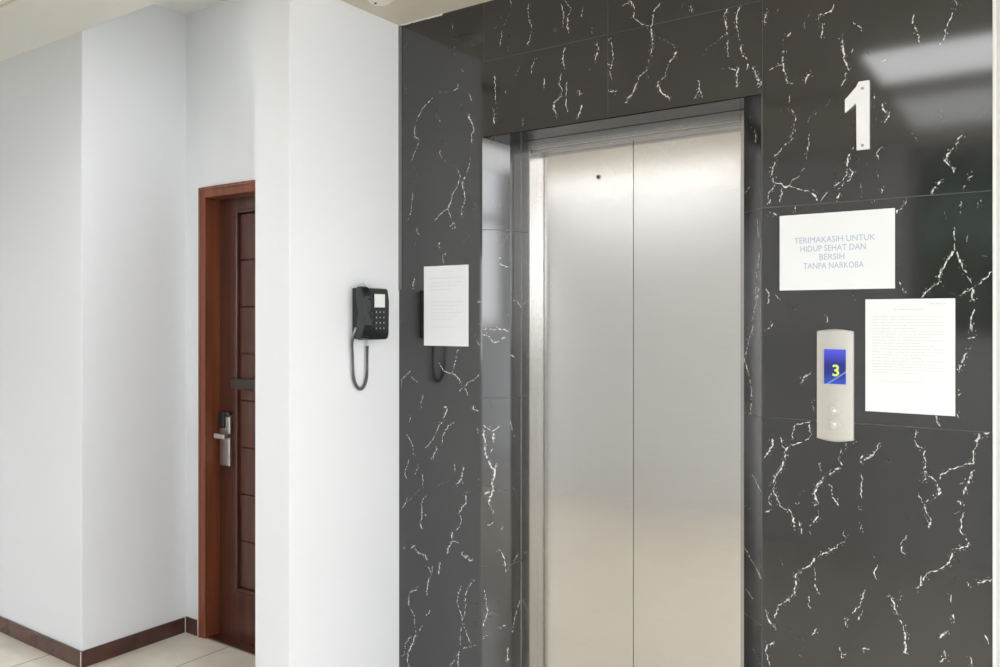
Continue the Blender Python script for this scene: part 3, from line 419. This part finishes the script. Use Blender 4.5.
# lobby ceiling lamps reflected in marble and steel, plus added fill panels
def ceiling_panel(x, y, sx, sy, z, label, k=1.0):
    t = thing('ceiling_light', (x, y, z), label, 'ceiling light', 'ceiling panel lights in the lobby')
    bm = bmesh.new()
    for a, b, c_, d in ((x - sx / 2, x + sx / 2, y - sy / 2, y - sy / 2 + .02), (x - sx / 2, x + sx / 2, y + sy / 2 - .02, y + sy / 2), (x - sx / 2, x - sx / 2 + .02, y - sy / 2 + .02, y + sy / 2 - .02), (x + sx / 2 - .02, x + sx / 2, y - sy / 2 + .02, y + sy / 2 - .02)):
        box(bm, a, b, c_, d, z - .012, z)
    obj('frame', bm, M_WHITEP, t)
    bm = bmesh.new(); box(bm, x - sx / 2 + .02, x + sx / 2 - .02, y - sy / 2 + .02, y + sy / 2 - .02, z - .008, z)
    obj('diffuser', bm, lamp_mat(k), t)
ceiling_panel(0.12, -1.62, 1.8, 0.56, ZC, 'wide lit white ceiling panel in front of the lift wall at right', 0.85)
ceiling_panel(0.0, -2.60, 1.6, 0.80, ZC, 'broad dim glowing panel added in place of daylight on the ceiling', 0.3)  # added glow, stands in for daylit ceiling in the marble reflection
ceiling_panel(-2.90, -3.22, 1.9, 0.18, ZC, 'long lit white ceiling panel close to the wall opposite the lift', 1.3)

ceiling_panel(-2.72, -0.17, 0.5, 0.36, ZU, 'small unseen fill light panel added in the recess by the wooden door', 0.8)  # added out of view to brighten the recess walls, door and floor
ceiling_panel(-3.02, -1.19, 0.46, 0.40, ZC, 'square unseen fill light panel added beside the beam at left', 2.0)  # added fill, hidden from view and reflections, lights the recess side wall
# ------------------------------------------------------------ lift doors
lift = thing('door_1', (-1.2455, YD, 0), 'closed two-leaf brushed stainless steel lift doors in black marble opening', 'lift door', kind='structure')
cx = (-1.636 - 0.859) / 2; DJ0, DJ1 = -1.636, -0.859; ZH0, ZH1 = 2.160, 2.196; ZD = 2.163
bm = bmesh.new(); box(bm, DJ0 - .02, cx - .0012, YD, YD + .03, 0.012, ZD); a = obj('door_leaf', bm, M_STEEL, lift)
bm = bmesh.new(); cyl(bm, (-1.381, YD + .001, 2.047), (-1.381, YD - .003, 2.047), 0.0085); cyl(bm, (-1.381, YD - .0028, 2.047), (-1.381, YD - .0036, 2.047), 0.005, mi=1)
k = obj('keyhole', bm, [M_SCREW, M_DARK], a); k['label'] = 'small round dark release keyhole'
bm = bmesh.new(); box(bm, cx + .0012, DJ1 + .02, YD, YD + .03, 0.012, ZD); obj('door_leaf', bm, M_STEEL, lift)
bm = bmesh.new(); box(bm, cx - .0013, cx + .0013, YD + .002, YD + .02, 0.012, ZD); box(bm, DJ0 - .02, DJ1 + .02, YD + .031, YD + .05, 0, ZD + .03)
obj('rubber_seal', bm, M_GAP, lift)
bm = bmesh.new()
box(bm, XLi, DJ0, YF, YD + .03, 0, ZH1 - .001, bev=.0015, seg=2); box(bm, DJ1, XRi, YF, YD + .03, 0, ZH1 - .001, bev=.0015, seg=2)
box(bm, DJ0 - .0005, DJ0 + .004, YF - .002, YF + .004, 0, ZH0)
obj('door_frame', bm, M_STEEL2, lift)
bm = bmesh.new(); box(bm, DJ0, DJ1, YF, YD - .004, ZH0, ZH1, bev=.0015, seg=2); box(bm, DJ0, DJ1, YF + .010, YD - .002, ZH0 - .010, ZH0)
obj('header', bm, M_STEEL2, lift)
bm = bmesh.new(); box(bm, XLi, XRi, YS, YD + .03, 0.0, 0.012)
for i in range(3): box(bm, XLi, XRi, YS + .03 + i * .03, YS + .035 + i * .03, 0.012, 0.014)
obj('sill', bm, M_STEEL2, lift)

# ------------------------------------------------------------ wooden door
YLf = 0.174
wd = thing('door_2', (-3.03, YB, 0), 'dark reddish-brown panelled wooden door in a deep wooden frame', 'door', kind='structure')
bm = bmesh.new()
FW = 0.055
box(bm, DX0, DX0 + FW, YB - .012, YLf + .03, 0, DZ, bev=.004); box(bm, DX1 - FW, DX1, YB - .012, YLf + .03, 0, DZ, bev=.004)
box(bm, DX0 + FW - .002, DX1 - FW + .002, YB - .012, YLf + .03, DZ - FW, DZ, bev=.004)
box(bm, DX0 + .012, DX0 + .020, YB - .016, YB - .01, 0, DZ - .01, bev=.002, seg=1)
box(bm, DX0 + .012, DX1 - .012, YB - .016, YB - .01, DZ - .018, DZ - .010, bev=.002, seg=1)
obj('door_frame', bm, M_FRAME, wd)
bm = bmesh.new(); box(bm, DX0 + FW, DX1 - FW, YB + .004, YLf + .002, 0, .006, bev=.001, seg=1); obj('threshold', bm, M_LEAF, wd)
lx0, lx1, lz1 = DX0 + FW, DX1 - FW, DZ - FW
bm = bmesh.new()
px0, px1, pz0, pz1 = -3.350, -2.70, 0.235, 2.078
box(bm, lx0, px0, YLf, YLf + .04, .004, lz1); box(bm, px1, lx1, YLf, YLf + .04, .004, lz1); box(bm, px0, px1, YLf, YLf + .04, .004, pz0); box(bm, px0, px1, YLf, YLf + .04, pz1, lz1)
box(bm, px0, px1, YLf + .025, YLf + .04, pz0, pz1)
leaf = obj('door_leaf', bm, M_LEAF, wd)
bm = bmesh.new()
for x0, x1, z0, z1 in ((px0, px0 + .018, pz0, pz1), (px1 - .018, px1, pz0, pz1), (px0 + .018, px1 - .018, pz0, pz0 + .018), (px0 + .018, px1 - .018, pz1 - .018, pz1)):
    box(bm, x0, x1, YLf - .006, YLf + .02, z0, z1, bev=.005, seg=3)
obj('moulding', bm, M_LEAF, leaf)
bm = bmesh.new(); n = 8; zz = [pz0 + .018 + i * (pz1 - pz0 - .036) / n for i in range(n + 1)]
for i in range(n): box(bm, px0 + .018, px1 - .018, YLf + .012, YLf + .03, zz[i] + .0015, zz[i + 1] - .0015, bev=.004, seg=2)
obj('door_panel', bm, M_LEAFPANEL, leaf)
# card lock with lever
bm = bmesh.new(); box(bm, -3.444, -3.366, YLf - .022, YLf, 0.835, 1.085, bev=.006, seg=3)
lock = obj('card_lock', bm, M_SATIN, wd); lock['label'] = 'satin steel card lock plate'
bm = bmesh.new(); box(bm, -3.446, -3.400, YLf - .030, YLf - .016, 1.02, 1.092, bev=.006, seg=3); box(bm, -3.446, -3.366, YLf - .028, YLf - .010, 1.074, 1.100, bev=.008, seg=3)
k = obj('card_reader', bm, M_BLACKP, lock); k['label'] = 'black card reader head'
bm = bmesh.new(); cyl(bm, (-3.366, YLf - .02, .985), (-3.366, YLf - .055, .985), 0.011); box(bm, -3.430, -3.348, YLf - .066, YLf - .052, .974, .998, bev=.004, seg=2)
k = obj('lever_handle', bm, M_SATIN, lock); k['label'] = 'bright steel lever handle'
bm = bmesh.new(); box(bm, -3.374, -3.16, YLf - .010, YLf + .0, 1.214, 1.262, bev=.003); 
k = obj('name_plate', bm, M_BROWNPLATE, wd); k['label'] = 'small dark brown plate across the door'

# ------------------------------------------------------------ telephone on the pier (faces +X)
XF = XP
ph = thing('wall_telephone', (XF, -0.17, 1.57), 'black wall telephone with handset and grey cord on the white pier', 'telephone')
def tp(y, z, d): return (XF + d, y, z)
PY0, PY1, PZ0, PZ1 = -0.256, -0.118, 1.474, 1.664
bm = bmesh.new()
side = [(0.0, PZ0), (0.050, PZ0 + .002), (0.058, PZ0 + .02), (0.060, PZ1 - .05), (0.052, PZ1 - .004), (0.0, PZ1)]
prism(bm, side, lambda u, v, d: (XF + u, d, v), PY0 + .030, PY1)
bmesh.ops.bevel(bm, geom=bm.edges[:], offset=.0035, segments=2, affect='EDGES')
body = obj('phone_body', bm, M_BLACKP, ph, True)
bm = bmesh.new(); box(bm, XF + 0.0, XF + .040, PY0 + .004, PY0 + .040, PZ0 + .004, PZ1 - .002, bev=.006, seg=3)
obj('handset_cradle', bm, M_BLACKP, ph, True)
bm = bmesh.new()   # handset: bowed grip with thick ear and mouth ends
prof = [(.040, PZ0 + .006), (.042, PZ0 + .046), (.054, PZ0 + .060), (.062, (PZ0 + PZ1) / 2), (.054, PZ1 - .060), (.042, PZ1 - .046), (.040, PZ1 - .002),
        (.066, PZ1 + .002), (.076, PZ1 - .010), (.084, PZ1 - .045), (.088, (PZ0 + PZ1) / 2), (.084, PZ0 + .045), (.074, PZ0 + .010), (.062, PZ0 + .002)]
prism(bm, prof, lambda u, v, d: (XF + u, d, v), PY0 - .020, PY0 + .020)
bmesh.ops.bevel(bm, geom=bm.edges[:], offset=.0045, segments=3, affect='EDGES')
hs = obj('handset', bm, M_BLACKH, ph, True); hs['label'] = 'glossy black bowed handset'
bm = bmesh.new(); box(bm, XF + .0585, XF + .0615, -.198, -.144, 1.592, 1.640, bev=.001, seg=1)
k = obj('index_card', bm, M_CARD, ph); k['label'] = 'white number card window'
for r_ in range(4):
    for c_ in range(3):
        bm = bmesh.new(); y = -.192 + c_ * .0195; z = 1.575 - r_ * .0195
        box(bm, XF + .056, XF + .0635, y - .0065, y + .0065, z - .005, z + .005, bev=.0018, seg=2)
        box(bm, XF + .0634, XF + .0638, y - .003, y + .003, z - .0022, z + .0022, mi=1)
        obj('key', bm, [M_BLACKP, M_KEY], ph)
# coiled cord: a tight helix along a hanging loop
ctrl = [(.030, -.262, 1.500), (.018, -.268, 1.470), (.014, -.262, 1.42), (.013, -.258, 1.36), (.013, -.250, 1.325), (.013, -.232, 1.302), (.013, -.212, 1.300), (.013, -.196, 1.318), (.013, -.188, 1.35), (.013, -.187, 1.41), (.014, -.187, 1.452)]
def spline(ps, t):
    n = len(ps) - 1; x = t * n; i = min(int(x), n - 1); f = x - i
    g = lambda j: Vector(ps[max(0, min(n, j))])
    a, b, c_, d = g(i - 1), g(i), g(i + 1), g(i + 2)
    return 0.5 * ((2 * b) + (-a + c_) * f + (2 * a - 5 * b + 4 * c_ - d) * f * f + (-a + 3 * b - 3 * c_ + d) * f ** 3)
bm = bmesh.new(); turns = 95; steps = turns * 8; pts = []
for i in range(steps + 1):
    t = i / steps; p = spline(ctrl, t); q = spline(ctrl, min(t + .01, 1)) - spline(ctrl, max(t - .01, 0)); q.normalize()
    a = q.cross(Vector((1, 0, 0))).normalized(); b = q.cross(a); th = 2 * PI * turns * t
    pts.append(Vector((XF, 0, 0)) + p + (a * math.cos(th) + b * math.sin(th)) * 0.0042)
tube(bm, pts, 0.0019, 5)
k = obj('coiled_cord', bm, M_CORD, ph); k['label'] = 'grey coiled cord hanging in a loop'
bm = bmesh.new(); tube(bm, [(XF + .014, -.187, 1.450), (XF + .014, -.186, 1.462), (XF + .018, -.190, 1.476)], .0028, 8); k = obj('cord_plug', bm, M_CLEAR, ph)
bm = bmesh.new(); tube(bm, [(XF + .030, -.262, 1.520), (XF + .026, -.266, 1.500), (XF + .020, -.268, 1.478)], .0035, 8)
k = obj('cord_plug', bm, M_CLEAR, ph); k['label'] = 'pale clear plug at the handset end of the cord'
bm = bmesh.new(); tube(bm, [(XF + .004, -.232 + .0 , 1.655), (XF + .010, -.226, 1.674), (XF + .010, -.205, 1.680), (XF + .008, -.188, 1.672), (XF + .004, -.182, 1.658)], .0016, 6)
k = obj('hanging_wire', bm, M_CLEAR, ph); k['label'] = 'thin pale wire loop over the phone'

# ------------------------------------------------------------ papers
def paper(name, x0, x1, z0, z1, label, tilt=0.0, curl=0.0):
    t = thing(name, ((x0 + x1) / 2, 0, (z0 + z1) / 2), label, 'notice')
    bm = bmesh.new(); n = 10
    g = []
    for i in range(n + 1):
        u = i / n; row = []
        for j in range(n + 1):
            v = j / n; y = -0.0022 - curl * (abs(2 * u - 1) ** 3) * (1 - v) * .5
            row.append(((x0 + (x1 - x0) * u) + tilt * (v - .5), y, z0 + (z1 - z0) * v))
        g.append(row)
    for s, dy in ((0, 0), (1, 0.0006)):
        vs = [[bm.verts.new((p[0], p[1] + dy, p[2])) for p in r] for r in g]
        for i in range(n):
            for j in range(n): bm.faces.new((vs[i][j], vs[i + 1][j], vs[i + 1][j + 1], vs[i][j + 1]))
        if s == 0: va = vs
    rim = [(i, 0) for i in range(n)] + [(n, j) for j in range(n)] + [(i, n) for i in range(n, 0, -1)] + [(0, j) for j in range(n, 0, -1)]
    for k_ in range(len(rim)):
        i, j = rim[k_]; i2, j2 = rim[(k_ + 1) % len(rim)]
        bm.faces.new((va[i][j], va[i2][j2], vs[i2][j2], vs[i][j]))
    obj('sheet', bm, M_PAPER, t, True)
    return t
def print_lines(t, rows, y=-0.0026):
    """rows of word-like dashes: (x0, x1, z, height)"""
    bm = bmesh.new(); r = random.Random(3)
    for x0, x1, z, h in rows:
        x = x0
        while x < x1 - .004:
            w = min(r.uniform(.008, .026), x1 - x); quad(bm, [(x, y, z), (x + w, y, z), (x + w, y, z + h), (x, y, z + h)]); x += w + r.uniform(.002, .004)
    return obj('printed_text', bm, M_INKG, t)
pa = paper('paper_notice', -2.011, -1.802, 1.451, 1.746, 'portrait white paper notice left of the lift doors', curl=.0)
rows = [(-1.93, -1.87, 1.722, .002), (-1.985, -1.84, 1.700, .0018), (-1.97, -1.83, 1.684, .0018), (-1.985, -1.86, 1.671, .0018), (-1.985, -1.88, 1.657, .0018)] + [(-1.975, -1.83 - .02 * (i % 3), 1.612 - i * .013, .0018) for i in range(6)] + [(-1.965, -1.86, 1.520, .0018)]
print_lines(pa, rows)
pb = paper('paper_notice', -0.697, -0.398, 1.6305, 1.8415, 'landscape white paper notice with four centred lines, above the call panel', curl=.0)
def text_mesh(s, size, mat_, parent, x, y, z, name='printed_text', extrude=0.0002, rot=(PI / 2, 0, 0), sx=1.0, bold=0.0):
    cu = bpy.data.curves.new(name, 'FONT'); cu.body = s; cu.size = size; cu.align_x = 'CENTER'; cu.align_y = 'CENTER'; cu.extrude = extrude; cu.offset = bold; cu.resolution_u = 3
    tmp = bpy.data.objects.new('tmp', cu); C.objects.link(tmp); bpy.context.view_layer.update()
    dg = bpy.context.evaluated_depsgraph_get(); me = bpy.data.meshes.new_from_object(tmp.evaluated_get(dg)); bpy.data.objects.remove(tmp)
    me.transform(Matrix.Translation((x, y, z)) @ Matrix.Rotation(rot[0], 4, 'X') @ Matrix.Diagonal((sx, 1, 1, 1)))
    me.materials.clear(); me.materials.append(mat_)
    o = bpy.data.objects.new(name, me); C.objects.link(o); parent_to(o, parent); return o
for s, x, z, w in (('TERIMAKASIH UNTUK', -.5515, 1.768, .905), ('HIDUP SEHAT DAN', -.5545, 1.744, .85), ('BERSIH', -.556, 1.720, .94), ('TANPA NARKOBA', -.553, 1.696, .81)):
    text_mesh(s, 0.0235, M_INK, pb, x, -.0026, z, sx=w)
pc = paper('paper_notice', -0.4705, -0.2585, 1.304, 1.6025, 'portrait white paper notice full of text, right of the call panel', curl=.0)
rows = [(-.318, -.278, 1.588, .002), (-.40, -.33, 1.574, .0022)] + [(-.455, -.283 - .05 * (i % 5 == 4) - .02 * (i % 3 == 1), 1.556 - i * .0078, .0013) for i in range(20)] + [(-.44, -.33, 1.385, .0014)]
print_lines(pc, rows)

# ------------------------------------------------------------ numeral
nm = thing('floor_number_sign', (-.485, 0, 2.095), 'white numeral 1 mounted on the black marble above the notices', 'sign')
out = [(-.4915, 2.003), (-.4595, 2.003), (-.4595, 2.186), (-.486, 2.186), (-.492, 2.172), (-.508, 2.156), (-.521, 2.143), (-.521, 2.108), (-.508, 2.118), (-.4915, 2.131)]
bm = bmesh.new(); prism(bm, out, lambda u, v, d: (u, d, v), -0.010, -0.0005)
bmesh.ops.bevel(bm, geom=bm.edges[:], offset=.0008, segments=1, affect='EDGES')
nb = obj('numeral', bm, M_NUM, nm)
for z in (2.166, 2.014):
    bm = bmesh.new(); cyl(bm, (-.476, -.0098, z), (-.476, -.012, z), .0042, n=16); box(bm, -.479, -.473, -.0124, -.0119, z - .0005, z + .0005, mi=1)
    obj('screw', bm, [M_SCREW, M_DARK], nm)

# ------------------------------------------------------------ call panel
cp = thing('lift_call_panel', (-.549, 0, 1.37), 'grey lift call panel with blue screen reading 3 and two buttons', 'call panel')
def panel_outline(x0, x1, z0, z1, arc, n=12):
    o = []
    for i in range(n + 1):
        u = i / n; o.append((x0 + (x1 - x0) * u, z0 - arc * math.sin(PI * u)))
    for i in range(n + 1):
        u = 1 - i / n; o.append((x0 + (x1 - x0) * u, z1 + arc * math.sin(PI * u)))
    return o
def face_y(x): return -0.020 + 0.008 * ((x + .546) / .047) ** 2     # gently bowed front
bm = bmesh.new(); o_ = panel_outline(-.593, -.499, 1.223, 1.517, .0055)
n = len(o_) // 2
fr = [bm.verts.new((u, face_y(u), v)) for u, v in o_]; bk = [bm.verts.new((u, -.0005, v)) for u, v in o_]
for i in range(len(o_)): bm.faces.new((fr[i], bk[i], bk[(i + 1) % len(o_)], fr[(i + 1) % len(o_)]))
for i in range(n - 1): bm.faces.new((fr[i], fr[i + 1], fr[2 * n - 2 - i], fr[2 * n - 1 - i]))
bm.faces.new(bk)
obj('panel_body', bm, M_PANEL, cp, True)
for zz_, s in ((1.517, 1), (1.223, -1)):      # rim along top and bottom
    bm = bmesh.new(); tube(bm, [(-.593 + .094 * i / 12, face_y(-.593 + .094 * i / 12) + .0008, zz_ + s * (.0055 * math.sin(PI * i / 12) - .002)) for i in range(13)], .0018, 6)
    obj('panel_rim', bm, M_SATIN, cp)
bm = bmesh.new(); box(bm, -.572, -.516, -.0215, -.016, 1.374, 1.468, bev=.0006, seg=1)
sc_ = obj('display_screen', bm, M_SCREEN, cp); sc_['label'] = 'lit blue display'
k = text_mesh('3', 0.043, M_DIGIT, sc_, -.541, -.0222, 1.409, 'digit', bold=.0008); k['label'] = 'yellow-green digit 3'
for z, up in ((1.303, 1), (1.264, -1)):
    bm = bmesh.new(); cyl(bm, (-.544, -.017, z), (-.544, -.0235, z), .0145, .0135, 28)
    b_ = obj('call_button', bm, M_BUTTON, cp, True)
    bm = bmesh.new(); prism(bm, [(-.544 - .005, z - .004 * up), (-.544 + .005, z - .004 * up), (-.544, z + .005 * up)], lambda u, v, d: (u, d, v), -.0241, -.0234)
    obj('arrow', bm, M_ARROW, b_)

# ------------------------------------------------------------ ceiling detector
sd = thing('smoke_detector', (-1.985, -0.295, ZC), 'small cream round detector on the taupe ceiling by the pier', 'detector')
dx, dy = -1.990, -0.264
bm = bmesh.new(); cyl(bm, (dx, dy, ZC), (dx, dy, ZC - .010), .053, .052, 40)
obj('detector_base', bm, M_WHITEP, sd, True)
bm = bmesh.new(); cyl(bm, (dx, dy, ZC - .010), (dx, dy, ZC - .026), .047, .034, 40)
obj('detector_head', bm, M_WHITEP, sd, True)
bm = bmesh.new(); cyl(bm, (dx - .016, dy - .004, ZC - .024), (dx - .016, dy - .004, ZC - .0285), .0045, n=12)
k = obj('indicator_lamp', bm, M_DARK, sd); k['label'] = 'tiny dark indicator dot'
